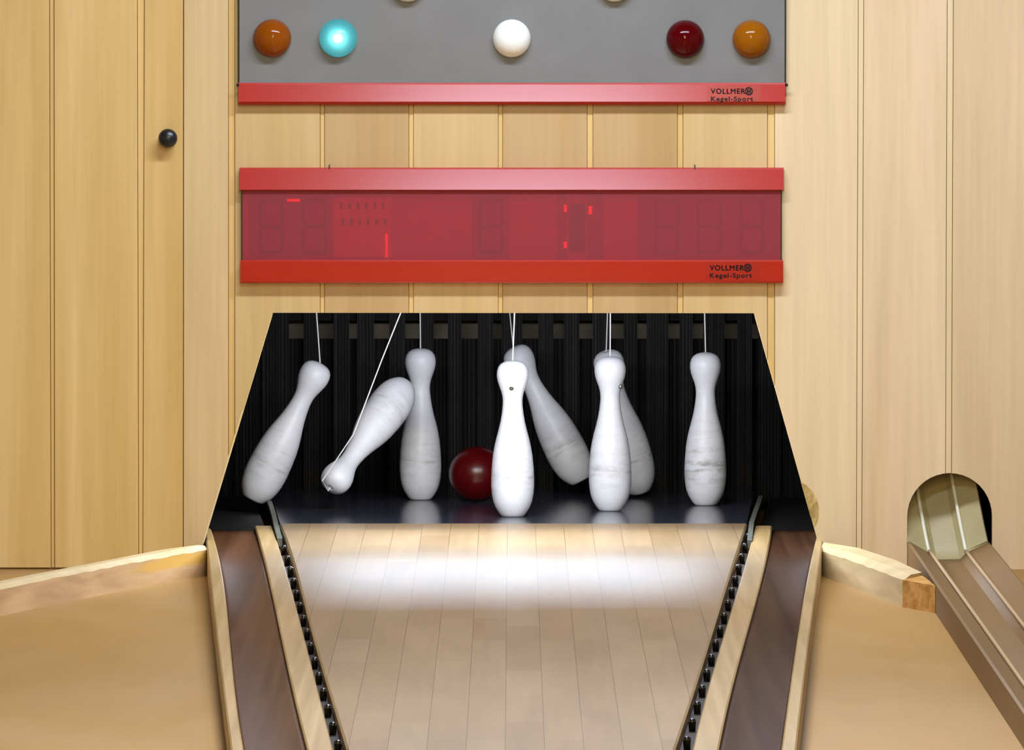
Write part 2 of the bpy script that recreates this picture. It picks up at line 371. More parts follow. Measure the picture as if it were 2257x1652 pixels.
# ------------------------------------------------------------------ rest of the room
bm = NB(); box(bm, -2.4, 2.4, -1.5, 26, FLOOR - .08, FLOOR); struct(finish('floor', bm, M['floor']))
bm = NB(); box(bm, -2.5, 2.5, -1.5, 26, ZT, ZT + .05); struct(finish('ceiling', bm, M['plaster']))
bm = NB(); box(bm, -2.45, -2.4, -1.5, 26, FLOOR, ZT); struct(finish('wall_left', bm, M['plaster']))
bm = NB(); box(bm, 2.4, 2.45, -1.5, 26, FLOOR, ZT); struct(finish('wall_right', bm, M['plaster']))
bm = NB(); box(bm, -2.5, 2.5, -1.55, -1.5, FLOOR, ZT); struct(finish('wall_front', bm, M['plaster']))
# pit behind the opening: black sides and lid, brown-grey rear wall
bm = NB()
box(bm, -.98, -.95, WY + .03, 25.2, FLOOR - .02, .9); box(bm, .92, .95, WY + .03, 25.2, FLOOR - .02, .9); box(bm, -.98, .95, WY + .03, 25.2, .9, .93)
struct(finish('wall_pit', bm, M['pit']))
bm = NB(); box(bm, -.95, .92, 25.05, 25.1, FLOOR, .9); struct(finish('wall_pit_rear', bm, M['pit_back']))
# dark closet behind the ball hole
bm = NB()
box(bm, 1.4, 1.43, WY + .03, 24, FLOOR, .9); box(bm, .951, 1.43, 23.9, 23.93, FLOOR, .9); box(bm, .951, 1.43, WY + .03, 23.93, .9, .93)
struct(finish('wall_ball_pit', bm, M['pit']))

# ------------------------------------------------------------------ lane, dividers, gutters
def fit(pts, zz=0.0, deg=3):
    P = np.array([G(x, y, zz) for x, y in pts]); c = np.polyfit(P[:, 1] - 20, P[:, 0], deg)
    y0 = max(P[:, 1].min(), 16.9)
    s = np.polyval(np.polyder(c), y0 - 20); x0 = np.polyval(c, y0 - 20)
    def f(y):
        if y >= y0: return float(np.polyval(c, y - 20))
        return float(x0 + s * (max(y, 14.2) - y0))
    return f
laneL = fit([(614, 1152.6), (629, 1178), (640, 1214), (647, 1247), (658, 1280), (669, 1314), (678, 1358), (696, 1416), (713, 1482), (734, 1551), (760, 1634)], deg=4)
laneR = fit([(1648, 1152), (1633, 1188), (1614, 1257), (1587, 1337.5), (1564, 1406), (1537, 1510), (1503, 1594), (1495, 1632)], deg=3)
divLr = fit([(599, 1154), (614, 1205), (632.5, 1265), (645, 1305), (656, 1343), (668, 1392), (696, 1506), (730.6, 1634)])
divLl = fit([(561, 1158), (578, 1214), (590.7, 1265), (600, 1305), (610.7, 1358), (623, 1416), (640.6, 1495), (678.7, 1652)])
divRl = fit([(1663.6, 1158), (1654, 1200), (1640.7, 1249.5), (1625, 1299), (1606, 1364), (1575.6, 1460), (1552.7, 1548), (1526, 1652)])
divRr = fit([(1702, 1158), (1688.5, 1234), (1675, 1288), (1656, 1356.6), (1633, 1433), (1610, 1536), (1583, 1652)])
strLr = fit([(464, 1160), (481, 1225), (498.6, 1315), (505.5, 1391), (512, 1478), (523, 1560), (538, 1652)])
strLl = fit([(455, 1200), (462, 1263), (473, 1322), (483, 1461), (498.6, 1582), (512, 1652)], deg=2)
strRl = fit([(1797.5, 1188), (1782, 1268.7), (1763, 1356.6), (1751.6, 1433), (1740, 1536.5), (1721, 1652)])
strRr = fit([(1809, 1211), (1805, 1268.7), (1790, 1356.6), (1778, 1433), (1767, 1536), (1755.4, 1652)], deg=2)
LANE_END = G(1130, 1153)[1]
def ribbon(bm, fl, fr, y0, y1, zt, zb, bev=.003, step=.12):
    n = max(2, int((y1 - y0) / step)); st = []
    for i in range(n + 1):
        y = y0 + (y1 - y0) * i / n; st.append((fl(y), fr(y), y))
    rings = []
    for a, b, y in st:
        rings.append([bm.verts.new(p) for p in ((a, y, zb), (a, y, zt - bev), (a + bev, y, zt), (b - bev, y, zt), (b, y, zt - bev), (b, y, zb))])
    for A, B in zip(rings, rings[1:]):
        for k in range(6): bm.faces.new((A[k], A[(k + 1) % 6], B[(k + 1) % 6], B[k]))
    bm.faces.new(rings[0][::-1]); bm.faces.new(rings[-1])
YN = 1.0
bm = NB(); ribbon(bm, laneL, laneR, YN, LANE_END, 0, -.06, .004)
tag(finish('bowling_lane', bm, M['lane']), 'pale glossy lane of narrow boards widening towards the pins', 'bowling lane')
DEND = G(1690, 1158)[1]
for nm, fl, fr, lb in (('lane_divider', divLl, divLr, 'pale wooden rail between the lane and the left gutter'), ('lane_divider', divRl, divRr, 'pale wooden rail between the lane and the right gutter')):
    bm = NB(); ribbon(bm, fl, fr, YN, DEND, 0, -.06, .003)
    tag(finish(nm, bm, M['divider']), lb, 'rail', 'rails between lane and gutters')
for fl, fr, lb in ((strLl, strLr, 'narrow wooden edge strip outside the left gutter'), (strRl, strRr, 'narrow wooden edge strip outside the right gutter')):
    bm = NB(); ribbon(bm, fl, fr, YN, 23.0, 0, FLOOR, .003)
    tag(finish('edge_strip', bm, M['strip']), lb, 'wooden strip', 'strips along the gutters')
def gutter_smooth(o):
    for p in o.data.polygons: p.use_smooth = p.normal.z > .8
    return o
# gutters: shallow V-shaped troughs of brown lino
def gutter(fl, fr, y0, y1, lb, gm='gutter'):
    bm = NB(); n = int((y1 - y0) / .12); rings = []
    for i in range(n + 1):
        y = y0 + (y1 - y0) * i / n; a, b = fl(y) + .0006, fr(y) - .0006
        prof = [(k / 16, -.011 - .009 * min(1, max(0, (y1 - .1 - y) / .8)) * math.sin(math.pi * k / 16)) for k in range(17)] + [(1, -.055), (0, -.055)]
        rings.append([bm.verts.new((a + t * (b - a), y, z)) for t, z in prof])
    m = len(rings[0])
    for A, B in zip(rings, rings[1:]):
        for k in range(m): bm.faces.new((A[k], A[(k + 1) % m], B[(k + 1) % m], B[k]))
    bm.faces.new(rings[0][::-1]); bm.faces.new(rings[-1])
    tag(gutter_smooth(finish('gutter', bm, M[gm])), lb, 'gutter', 'gutters beside the lane')
gutter(strLr, divLl, YN, DEND, 'dark brown gutter to the left of the lane')
gutter(divRr, strRl, YN, DEND, 'dark brown gutter to the right of the lane', 'gutter_dark')
# slots beside the lane, each with a row of black studs
def slot(fl, fr, lb, ph):
    bm = NB(); ribbon(bm, lambda y: fl(y) + .0006, lambda y: fr(y) - .0006, YN, DEND, -.022, -.05, .0005)
    base = tag(finish('edge_slot', bm, M['gap']), lb, 'slot', 'slots along the lane edges')
    bm0 = NB(); lathe(bm0, [(.0062, -.022), (.0072, -.006), (.0078, -.0015), (.006, .0015), (.003, .0028), (0, .003)], 14)
    me = bpy.data.meshes.new('stud'); bm0.to_mesh(me); bm0.free(); me.materials.append(M['stud'])
    for p in me.polygons: p.use_smooth = True
    y = 15.9 + ph
    while y < DEND - .15:
        x = (fl(y) + fr(y)) / 2; s = bpy.data.objects.new('stud', me); COL.objects.link(s)
        s.parent = base; s.location = (x, y, 0); s.scale = (min(1, (fr(y) - fl(y)) / .021),) * 2 + (1,); y += .40
slot(divLr, laneL, 'dark slot with black studs along the left lane edge', 0)
slot(laneR, divRl, 'dark slot with black studs along the right lane edge', .08)

# ------------------------------------------------------------------ pin deck and pit floor
bm = NB()
yb = 24.68
prism_z(bm, [(laneL(LANE_END) + .002, LANE_END + .001), (laneR(LANE_END) - .002, LANE_END + .001), (.648, yb), (-.648, yb)], -.05, 0)
tag(finish('pin_deck', bm, M['deck']), 'shiny black deck under the pins behind the lane', 'pin deck')
for fl, fr, x1, x2, lb in ((strLr, divLl, -.949, -.70, 'black rubber mat in the pit left of the pin deck'), (divRr, strRl, .70, .919, 'black rubber mat in the pit right of the pin deck')):
    bm = NB()
    if x1 < 0: prism_z(bm, [(-.76, DEND + .002), (-.612, DEND + .002), (-.69, yb), (-.945, yb), (-.945, 23.1)], -.055, -.0205)
    else: prism_z(bm, [(.612, DEND + .002), (.75, DEND + .002), (.915, 23.1), (.915, yb), (.69, yb)], -.055, -.0205)
    tag(finish('pit_mat', bm, M['black_mat']), lb, 'rubber mat', 'mats beside the pin deck')
# thin steel guide strips along both edges of the deck
def guide(pts, x_off, lb):
    bm = NB(); P = []
    for px, py, z in pts:
        x, y = G(px, py, z); P.append((x, y, z))
    w = .006
    rings = [[bm.verts.new((x - w, y, z)), bm.verts.new((x + w, y, z)), bm.verts.new((x + w, y, z - .02)), bm.verts.new((x - w, y, z - .02))] for x, y, z in P]
    for A, B in zip(rings, rings[1:]):
        for k in range(4): bm.faces.new((A[k], A[(k + 1) % 4], B[(k + 1) % 4], B[k]))
    bm.faces.new(rings[0][::-1]); bm.faces.new(rings[-1])
    tag(finish('guide_strip', bm, M['rail_metal']), lb, 'guide strip', 'guide strips beside the pin deck')
guide([(617, 1186, .004), (608, 1152, .012), (603, 1132, .014), (597, 1112, .014), (593, 1099, .012)], 0, 'thin steel strip along the left edge of the black pin deck')
guide([(1652, 1190, .004), (1656, 1152, .012), (1664, 1128, .014), (1672, 1106, .014), (1677, 1091, .012)], 0, 'thin steel strip along the right edge of the black pin deck')

# ------------------------------------------------------------------ ribbed curtain behind the pins
YC = 24.74
root = tag(empty('strip_curtain', (0, YC, 0)), 'black ribbed curtain of hanging straps behind the pins', 'curtain')
def ribbed(bm, x0, x1, z0, z1, y, pitch=.0085, dep=.0045, th=.006):
    n = max(1, round((x1 - x0) / pitch)); p = (x1 - x0) / n; pr = []
    for i in range(n):
        d = dep * random.uniform(.55, 1)
        pr += [(x0 + i * p, y), (x0 + (i + .3) * p, y), (x0 + (i + .42) * p, y - d), (x0 + (i + .62) * p, y - d), (x0 + (i + .74) * p, y)]
    pr.append((x1, y)); prism_z(bm, pr + [(x1, y + th), (x0, y + th)], z0, z1)
win = [(637, 669), (702, 735), (770, 787), (824, 858), (893, 924), (956, 987), (1017, 1053), (1087, 1105), (1151, 1186), (1220, 1243), (1277, 1306), (1347, 1375), (1405, 1425), (1473, 1498), (1527, 1550), (1597, 1625), (1658, 1672)]
xs = [392, 448] + [452, 512] + [516, 573] + [577, 637]
straps = [(392, 448), (452, 512), (516, 573), (577, 637)] + [(win[i][1], win[i + 1][0]) for i in range(len(win) - 1)] + [(1672, 1722), (1726, 1776), (1780, 1830), (1834, 1870)]
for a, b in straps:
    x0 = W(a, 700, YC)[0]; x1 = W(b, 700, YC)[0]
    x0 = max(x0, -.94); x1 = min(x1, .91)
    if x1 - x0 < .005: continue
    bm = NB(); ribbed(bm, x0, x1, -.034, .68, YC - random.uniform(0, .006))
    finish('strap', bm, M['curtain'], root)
bm = NB(); ribbed(bm, -.94, .91, -.045, W(1000, 746, YC + .05)[1], YC + .05, pitch=.011, dep=.004)
finish('back_cloth', bm, M['curtain_dull'], root)
bm = NB(); box(bm, -.94, .91, YC + .02, YC + .04, W(1000, 706, YC + .02)[1], .68); finish('hanging_rail', bm, M['pit'], root)

# ------------------------------------------------------------------ pins
u = 24 / F
PROF = [(0, 0), (21, 0), (23.5, 1.2), (27, 4.5), (31.5, 11), (37.5, 21), (42.3, 34), (45.2, 50), (46.5, 66), (46.6, 80), (45.4, 105), (43, 132), (39.6, 152), (35.5, 170), (30.6, 188), (26.6, 205), (23.4, 224), (21.6, 240), (21.3, 250), (22.2, 260), (25, 271), (29, 282), (32.6, 293), (34.4, 304), (34, 314), (31.5, 323), (26.5, 330), (19, 334.6), (10, 337), (4, 337.6), (4, 335), (0, 335)]
bm = NB(); lathe(bm, [(r * u, z * u) for r, z in PROF], 48)
bmesh.ops.recalc_face_normals(bm, faces=bm.faces)
pme = bpy.data.meshes.new('ninepin'); bm.to_mesh(pme); bm.free(); pme.materials.append(M['pin'])
for p in pme.polygons: p.use_smooth = True
pme2 = pme.copy(); pme2.materials.clear(); pme2.materials.append(M['pin_dirty'])
PH = 337 * u
D = .2475; Y0 = G(1130, 1138)[1]
def pin(label, base=None, head=None, rot=0, mesh=pme, anchor=None, sag=0):
    """base, head: world points of the foot centre and the top of the head"""
    o = bpy.data.objects.new('ninepin', mesh); COL.objects.link(o)
    b = Vector(base); h = Vector(head) if head is not None else b + Vector((0, 0, PH))
    ax = (h - b).normalized()
    q = Vector((0, 0, 1)).rotation_difference(ax)
    o.rotation_mode = 'QUATERNION'; o.rotation_quaternion = q @ Matrix.Rotation(rot, 4, 'Z').to_quaternion(); o.location = b
    tag(o, label, 'pin', 'pins hanging from cords')
    inv = (Matrix.Translation(b) @ o.rotation_quaternion.to_matrix().to_4x4()).inverted()
    top = b + ax * (PH - .001); an = Vector(anchor) if anchor else Vector((top.x, top.y, .9))
    pts = [inv @ (top.lerp(an, t) + Vector((sag * math.sin(math.pi * t), 0, 0))) for t in [k / 10 for k in range(11)]]
    if anchor is not None and ax.z < 0:
        pts = [inv @ p for p in anchor_path(top, an, ax)]
    bm = NB(); tube(bm, pts, .0017)
    me = bpy.data.meshes.new('cord'); bmesh.ops.recalc_face_normals(bm, faces=bm.faces); bm.to_mesh(me); bm.free(); me.materials.append(M['cord'])
    c = bpy.data.objects.new('cord', me); COL.objects.link(c); c.parent = o
    return o
def anchor_path(top, an, ax):
    o1 = top + ax * .012 + Vector((0, -.014, 0)); o2 = top + Vector((-.02, -.062, .02)); o3 = top.lerp(an, .25) + Vector((-.0, -.075, -.01))
    return [top, o1, o2, o3, top.lerp(an, .55) + Vector((0, -.055, 0)), an]
def P3(px, py, Y): x, z = W(px, py, Y); return (x, Y, z)
xf = lambda px, Y: (px - CX) / F * Y
p1 = pin('upright white pin standing alone at the front of the deck', (xf(1130, Y0), Y0, 0), anchor=P3(1139, 560, Y0 + .0), sag=0)
# dark screw hole in its neck
bm = NB(); r0 = 29 * u
lathe(bm, [(.0, .0012), (.0032, .0016), (.0055, .001), (.0062, -.002)], 16)
bmesh.ops.rotate(bm, verts=bm.verts, matrix=Matrix.Rotation(math.pi / 2, 3, 'X'))
bmesh.ops.translate(bm, verts=bm.verts, vec=(-.003, -.0325, 279 * u))
sc = finish('cord_screw', bm, M['screw']); sc.parent = p1
p2 = pin('upright white pin behind the front pin on its right, chrome pellet on its neck', (xf(1345, Y0 + D), Y0 + D, 0), anchor=P3(1346, 560, Y0 + D), rot=1.3)
bm = NB(); bmesh.ops.create_uvsphere(bm, u_segments=12, v_segments=8, radius=.006)
ca = Matrix.Rotation(-1.3, 3, 'Z') @ Vector((.0265, -.019, 272 * u)); bmesh.ops.translate(bm, verts=bm.verts, vec=ca)
sc = finish('cord_screw', bm, M['chrome'], smooth=True); sc.parent = p2
pin('upright scuffed pin farthest to the right', (xf(1555.5, Y0 + 2 * D), Y0 + 2 * D, 0), anchor=P3(1550, 560, Y0 + 2 * D), mesh=pme2, rot=2.0)
pin('upright white pin just left of the dark red ball', (xf(926.5, Y0 + 3 * D), Y0 + 3 * D, 0), anchor=P3(925, 560, Y0 + 3 * D), rot=.6)
# the pins knocked over, held at one moment of their swing
def swing(label, hpx, bpx, Y, dy, an, rot=0, mesh=pme, sag=0):
    h = Vector(P3(hpx[0], hpx[1], Y)); b = Vector(P3(bpx[0], bpx[1], Y + dy)); ax = (h - b); b2 = h - ax.normalized() * PH
    return pin(label, b2, h, rot, mesh, an, sag)
swing('tilting white pin farthest to the left, foot kicked out to the left', (706, 800), (560, 1094), Y0 + 2 * D, 0, P3(688, 560, Y0 + 2 * D), rot=.8)
swing('white pin flung upside down beside the leftmost tilting pin', (728, 1074), (889, 852), Y0 + D - .02, .235, P3(935, 560, Y0 + D), rot=2.4)
swing('white pin swinging foot to the right, right behind the front pin', (1131, 765), (1283, 1062), Y0 + 3.75 * D, .0, P3(1110, 560, Y0 + 4 * D), rot=1.9)
swing('white pin tilting out to the right behind the pin with the chrome pellet', (1336, 774), (1412, 1090), Y0 + 3 * D, .10, P3(1343, 560, Y0 + 3 * D), rot=.2)
# ------------------------------------------------------------------ ball
R = .0725; yb_ = G(1052, 1105)[1]
bm = NB(); bmesh.ops.create_uvsphere(bm, u_segments=64, v_segments=32, radius=R)
ball = finish('bowling_ball', bm, M['ball'], smooth=True); ball.location = (xf(1050.5, yb_), yb_, R)
tag(ball, 'dark red ball on the black deck left of the front pin', 'ball')

# ------------------------------------------------------------------ deflector boards on the floor
def board_mesh(bot_front, back, z0, ch, name, label, extend=None):
    """front: points of the foot of the front face; back: plan points of the back edge"""
    bm = NB()
    plan = bot_front + back[::-1]
    prism_z(bm, plan, z0, -ch)
    # worn, chamfered top
    n = len(bot_front); m = len(back)
    o = finish(name, bm, M['board']); return o
fr = [G(461, 1266.5, FLOOR), G(398, 1277, FLOOR), G(312, 1293, FLOOR), G(208, 1314, FLOOR), G(104, 1335, FLOOR), G(0, 1357, FLOOR)]
d = (Vector(fr[-1]) - Vector(fr[-2])).normalized(); fr.append(tuple(Vector(fr[-1]) + d * 1.6))
bk = []
for i, p in enumerate(fr):
    q = Vector(fr[min(i + 1, len(fr) - 1)]) - Vector(fr[max(i - 1, 0)]); nrm = Vector((-q.y, q.x)).normalized()
    if nrm.y < 0: nrm = -nrm
    th = .03 if i == 0 else .046
    bk.append((p[0] + nrm.x * th, min(p[1] + nrm.y * th + (.03 if i < 2 else .0), WY - .004)))
def deflector(fr, bk, name, label, zt=-.003, lean=.012, bmname='board'):
    bm = NB(); A = []; 
    for i in range(len(fr)):
        f, b = Vector(fr[i]), Vector(bk[i]); t = (b - f)
        j = random.uniform(-.0015, .0015)
        c0 = f + t * .08; c1 = f + t * .42
        A.append([bm.verts.new((f.x, f.y, FLOOR)), bm.verts.new((c0.x, c0.y, zt - .006 + j)), bm.verts.new((c1.x, c1.y, zt + .004 + j * .5)), bm.verts.new((b.x, b.y, zt + .004)), bm.verts.new((b.x, b.y, FLOOR))])
    for a, b in zip(A, A[1:]):
        for k in range(5):
            f = bm.faces.new((a[k], a[(k + 1) % 5], b[(k + 1) % 5], b[k])); f.material_index = 1 if k in (1, 2) else 0
    bm.faces.new(A[0][::-1]); e = bm.faces.new(A[-1])
    o = finish(name, bm, None); o.data.materials.append(M[bmname]); o.data.materials.append(M['board_worn'])
    return o
def densify(P, n=6):
    out = []
    for a, b in zip(P, P[1:]):
        for k in range(n): out.append((a[0] + (b[0] - a[0]) * k / n, a[1] + (b[1] - a[1]) * k / n))
    return out + [P[-1]]
o = deflector(densify(fr), densify(bk), 'deflector_board', '')
tag(o, 'worn pale board slanting across the floor left of the gutters', 'board', 'boards set on the floor by the wall')
fr = [G(1810, 1268.7, FLOOR), G(1870, 1291, FLOOR), G(1930, 1314.5, FLOOR), G(1989, 1337.5, FLOOR)]
bk = [(fr[0][0] + .012, 22.43), G(1893, 1208), G(1975, 1235), G(2032, 1262)]
bk = [bk[0]] + [(min(x, .955), y) for x, y in bk[1:]]
o2 = deflector(densify(fr), densify(bk), 'deflector_board', '', bmname='board_pale')
tag(o2, 'short worn board from the right gutter to the ball return', 'board', 'boards set on the floor by the wall')
f0 = Vector(fr[-1]); f1 = Vector(G(2073, 1351, FLOOR)); f1.x = min(f1.x, .961); b0 = Vector(bk[-1])
bm = NB(); prism_z(bm, [tuple(f0), tuple(f1), (min(b0.x + .006, .961), f1.y + .25), tuple(b0)], FLOOR, -.006)
e = finish('end_block', bm, M['endgrain'], o2); e['label'] = 'rough orange end grain'

# ------------------------------------------------------------------ ball return: trough on the floor and ramp in the wall hole
root = tag(empty('ball_return', (1.062, 22.4, FLOOR)), 'brown ball return trough running out of the arched hole in the wall', 'ball return')
inner = [(-.095, .044), (-.048, .017), (-.028, 0), (.028, 0), (.045, .017), (.096, .042)]
prof_t = inner + [(.101, .040), (.101, -.0235), (-.101, -.0235), (-.101, .042)]
XC = 1.063; zf = -.0455
bm = NB(); sweep(bm, prof_t, [((XC, y, zf), (1, 0, 0), (0, 0, 1)) for y in (2.0, 8, 14, 18, 20, 22.52)])
finish('trough', bm, M['trough'], root)
# ramp
prof_r = inner + [(.099, .037), (.046, .010), (.03, -.006), (-.03, -.006), (-.05, .010), (-.098, .038)]
path = [Vector((XC - dx, 22.505 + dy, zf + dz)) for dx, dy, dz in ((0, 0, .0005), (.001, .014, .006), (.004, .03, .026), (.012, .052, .07), (.022, .078, .13), (.033, .104, .20), (.048, .136, .30), (.075, .19, .48))]
def smooth_path(P, n=6):
    out = []
    for i in range(len(P) - 1):
        p0, p1, p2, p3 = P[max(i - 1, 0)], P[i], P[i + 1], P[min(i + 2, len(P) - 1)]
        for k in range(n):
            t = k / n; out.append(.5 * ((2 * p1) + (p2 - p0) * t + (2 * p0 - 5 * p1 + 4 * p2 - p3) * t * t + (3 * p1 - p0 - 3 * p2 + p3) * t ** 3))
    return out + [P[-1]]
path = smooth_path(path)
def frames(path):
    st = []
    for i, p in enumerate(path):
        t = (path[min(i + 1, len(path) - 1)] - path[max(i - 1, 0)]).normalized()
        uu = Vector((1, 0, 0)); uu = (uu - t * uu.dot(t)).normalized(); vv = uu.cross(t)
        if vv.z < 0 and vv.y > 0: vv = -vv
        st.append((p, uu, vv))
    return st
st = frames(path)
bm = NB(); sweep(bm, prof_r, st); rp = finish('ramp', bm, M['ramp'], root); rp['label'] = 'pale grey ramp inside the wall hole'
for uo, vo in ((-.046, .021), (.043, .021)):
    bm = NB(); tube(bm, [(XC + uo, y, zf + vo) for y in (2.0, 10, 16, 19, 21, 22.0, 22.505)], .0042); finish('guide_rail', bm, M['rail_brown'], root, True)
    bm = NB(); tube(bm, [Vector(o) + uo * Vector(a) + vo * Vector(b) for o, a, b in st], .0045); rr = finish('guide_rail', bm, M['rail_pale'], root, True); rr['label'] = 'shiny pale rail on the ramp'
o_, a_, b_ = st[30]
bm = NB(); bmesh.ops.create_uvsphere(bm, u_segments=12, v_segments=8, radius=.006); bmesh.ops.translate(bm, verts=bm.verts, vec=Vector(o_) - .012 * Vector(a_) + .001 * Vector(b_)); finish('screw', bm, M['chrome'], rp, True)

# ------------------------------------------------------------------ writing
def text(body, x, z, y, size, mname, parent, bold=.0, name='lettering', width=None, stroke=0):
    cu = bpy.data.curves.new('t', 'FONT'); cu.body = body; cu.size = size; cu.offset = bold; cu.space_character = 1.14; cu.extrude = .0003; cu.resolution_u = 3
    to = bpy.data.objects.new('t', cu); COL.objects.link(to)
    dg = bpy.context.evaluated_depsgraph_get(); me = bpy.data.meshes.new_from_object(to.evaluated_get(dg))
    bpy.data.objects.remove(to)
    xs_ = [v.co.x for v in me.vertices]; s = (width / (max(xs_) - min(xs_))) if width else 1; x_0 = min(xs_)
    for v in me.vertices: v.co = Vector((x + (v.co.x - x_0) * s, y - v.co.z, z + v.co.y))
    if stroke:                                              # heavier strokes: the same letters again, a hair to each side
        bm = bmesh.new(); bm.from_mesh(me); base = bm.verts[:] + bm.edges[:] + bm.faces[:]
        for dx, dz in ((-stroke, 0), (stroke, 0), (0, stroke), (0, -stroke)):
            r = bmesh.ops.duplicate(bm, geom=base); bmesh.ops.translate(bm, verts=[e for e in r['geom'] if isinstance(e, bmesh.types.BMVert)], vec=(dx, 0, dz))
        bm.to_mesh(me); bm.free()
    me.materials.clear()
    return link(name, me, M[mname], parent)
def logo(px0, py0, y, parent, tilt=0.0, zref=0.0, hgt=36):
    """two lines of dark lettering with the round emblem, on a slightly darker decal"""
    bm = NB(); a = W(px0 - 6, py0 - 4, y); b = W(px0 + 112, py0 + hgt, y)
    wall_poly(bm, [(a[0], b[1]), (b[0], b[1]), (b[0], a[1]), (a[0], a[1])], y - .0004, y + .0006)
    dc = finish('logo_decal', bm, M['redlogo'], parent)
    x, z = W(px0 + 3, py0 + 13.5, y); k = y / F
    text('VOLLMER', x, z, y - .0006, .0178, 'ink', dc, 0, width=75 * k, stroke=.00045)
    x2, z2 = W(px0 + 3, py0 + 29.5, y)
    text('Kegel-Sport', x2, z2, y - .0006, .0155, 'ink', dc, .0004, width=93 * k)
    cx, cz = W(px0 + 86.5, py0 + 8, y); ro, ri = 9.2 * k, 6.6 * k; bm = NB()
    n = 28; A = [[bm.verts.new((cx + r * math.cos(2 * math.pi * i / n), yy, cz + 1.0 * r * math.sin(2 * math.pi * i / n))) for i in range(n)] for r, yy in ((ro, y - .0009), (ri, y - .0009), (ri, y), (ro, y))]
    for a, b in ((0, 1), (1, 2), (2, 3), (3, 0)):
        for i in range(n): bm.faces.new((A[a][i], A[a][(i + 1) % n], A[b][(i + 1) % n], A[b][i]))
    w = 1.3 * k
    box(bm, cx - 3.6 * k - w, cx - 3.6 * k + w, y - .0009, y, cz - 5.4 * k, cz + 5.4 * k); box(bm, cx + 3.6 * k - w, cx + 3.6 * k + w, y - .0009, y, cz - 5.4 * k, cz + 5.4 * k)
    box(bm, cx - 3.6 * k, cx + 3.6 * k, y - .0009, y, cz - 1.2 * k, cz + 1.2 * k); box(bm, cx - w * .7, cx + w * .7, y - .0009, y, cz - 6.6 * k, cz + 6.6 * k)
    em = finish('emblem', bm, M['ink'], dc)
    for o in [dc, em] + [c for c in bpy.data.objects if c.parent == dc and c != em]:      # lay the decal flat on the leaning face of the rail
        for v in o.data.vertices: v.co.y += (v.co.z - zref) * math.tan(tilt)

# ------------------------------------------------------------------ pin indicator board (upper)
YP = 22.478
ztop = W(0, 0, YP)[1] + .42
xL, xR = W(527.5, 100, YP)[0], W(1729.5, 100, YP)[0]
zb = W(1000, 186, YP)[1]
root = tag(empty('indicator_board', (0, WY, zb - .05)), 'large grey board with round coloured lamps and a red bottom rail', 'indicator board')
bm = NB(); box(bm, xL - .0035, xR + .0035, YP + .004, WY, zb - .03, ztop, .001); finish('housing', bm, M['black'], root)
bm = NB(); box(bm, xL, xR, YP, YP + .006, zb - .02, ztop - .003, .0008); finish('front_panel', bm, M['grey'], root)
def z_at(py, Y): return W(1000, py, Y)[1]
def rail(py_top, py_bot, yf, px0, px1, tilt, top_ch, bot_ch, yback, name, parent, mname='red'):
    zt, zb_ = z_at(py_top, yf), z_at(py_bot, yf); x0, x1 = W(px0, py_top, yf)[0], W(px1, py_top, yf)[0]
    bm = NB()
    yt = yf + (zt - zb_) * math.tan(tilt)
    prism_x(bm, [(yback, zb_), (yf + bot_ch * 1.1, zb_), (yf + bot_ch * .15, zb_ + bot_ch * .8), (yf, zb_ + bot_ch), (yt - .0005, zt - top_ch), (yt + top_ch * .25, zt - top_ch * .3), (yt + top_ch, zt), (yback, zt)], x0, x1)
    return finish(name, bm, M[mname], parent)
YR = 22.469
rl = rail(181, 231, YR, 525, 1731.5, math.radians(7.5), .006, .008, WY - .002, 'bottom_rail', root); rl['label'] = 'red painted rail'
logo(1564, 193, YR - .0004, rl, math.radians(7.5), z_at(231, YR) + .008, 30.5)
for px in (524, 1733.5):
    bm = NB(); bmesh.ops.create_uvsphere(bm, u_segments=10, v_segments=6, radius=.004); x, z = W(px, 187, YR + .006); bmesh.ops.translate(bm, verts=bm.verts, vec=(x, YR + .006, z)); finish('screw', bm, M['black'], rl, True)
def dome(px, py, mname, label, bulb=False, rpx=42):
    r = rpx * YP / F; x, z = W(px, py, YP - .015)
    bm = NB(); pr = [(r * 1.0, 0)] + [(r * math.cos(a), .006 + r * .92 * math.sin(a)) for a in [math.pi / 2 * k / 14 for k in range(14)]] + [(0, .006 + r * .92)]
    lathe(bm, pr[1:] if False else pr, 48); bmesh.ops.rotate(bm, verts=bm.verts, matrix=Matrix.Rotation(math.pi / 2, 3, 'X')); bmesh.ops.translate(bm, verts=bm.verts, vec=(x, YP, z))
    o = finish('lamp_lens', bm, M[mname], root, True); o['label'] = label
    if bulb:
        bm = NB(); bmesh.ops.create_uvsphere(bm, u_segments=24, v_segments=16, radius=.006); bmesh.ops.translate(bm, verts=bm.verts, vec=(x, YP - .0405, z)); finish('bulb', bm, M['bulb'], o, True)
dome(600, 84, 'amber', 'amber lamp lens at the left end')
dome(745, 84, 'teal', 'lit teal lamp lens', True)
dome(1128, 84.5, 'ivory', 'ivory lamp lens in the centre')
dome(1510.5, 86, 'wine', 'dark red lamp lens')
dome(1656.5, 86, 'amber2', 'amber lamp lens at the right end')
dome(899, -38, 'ivory', 'ivory lamp lens cut off by the top edge, left'); dome(1355, -38, 'ivory', 'ivory lamp lens cut off by the top edge, right')

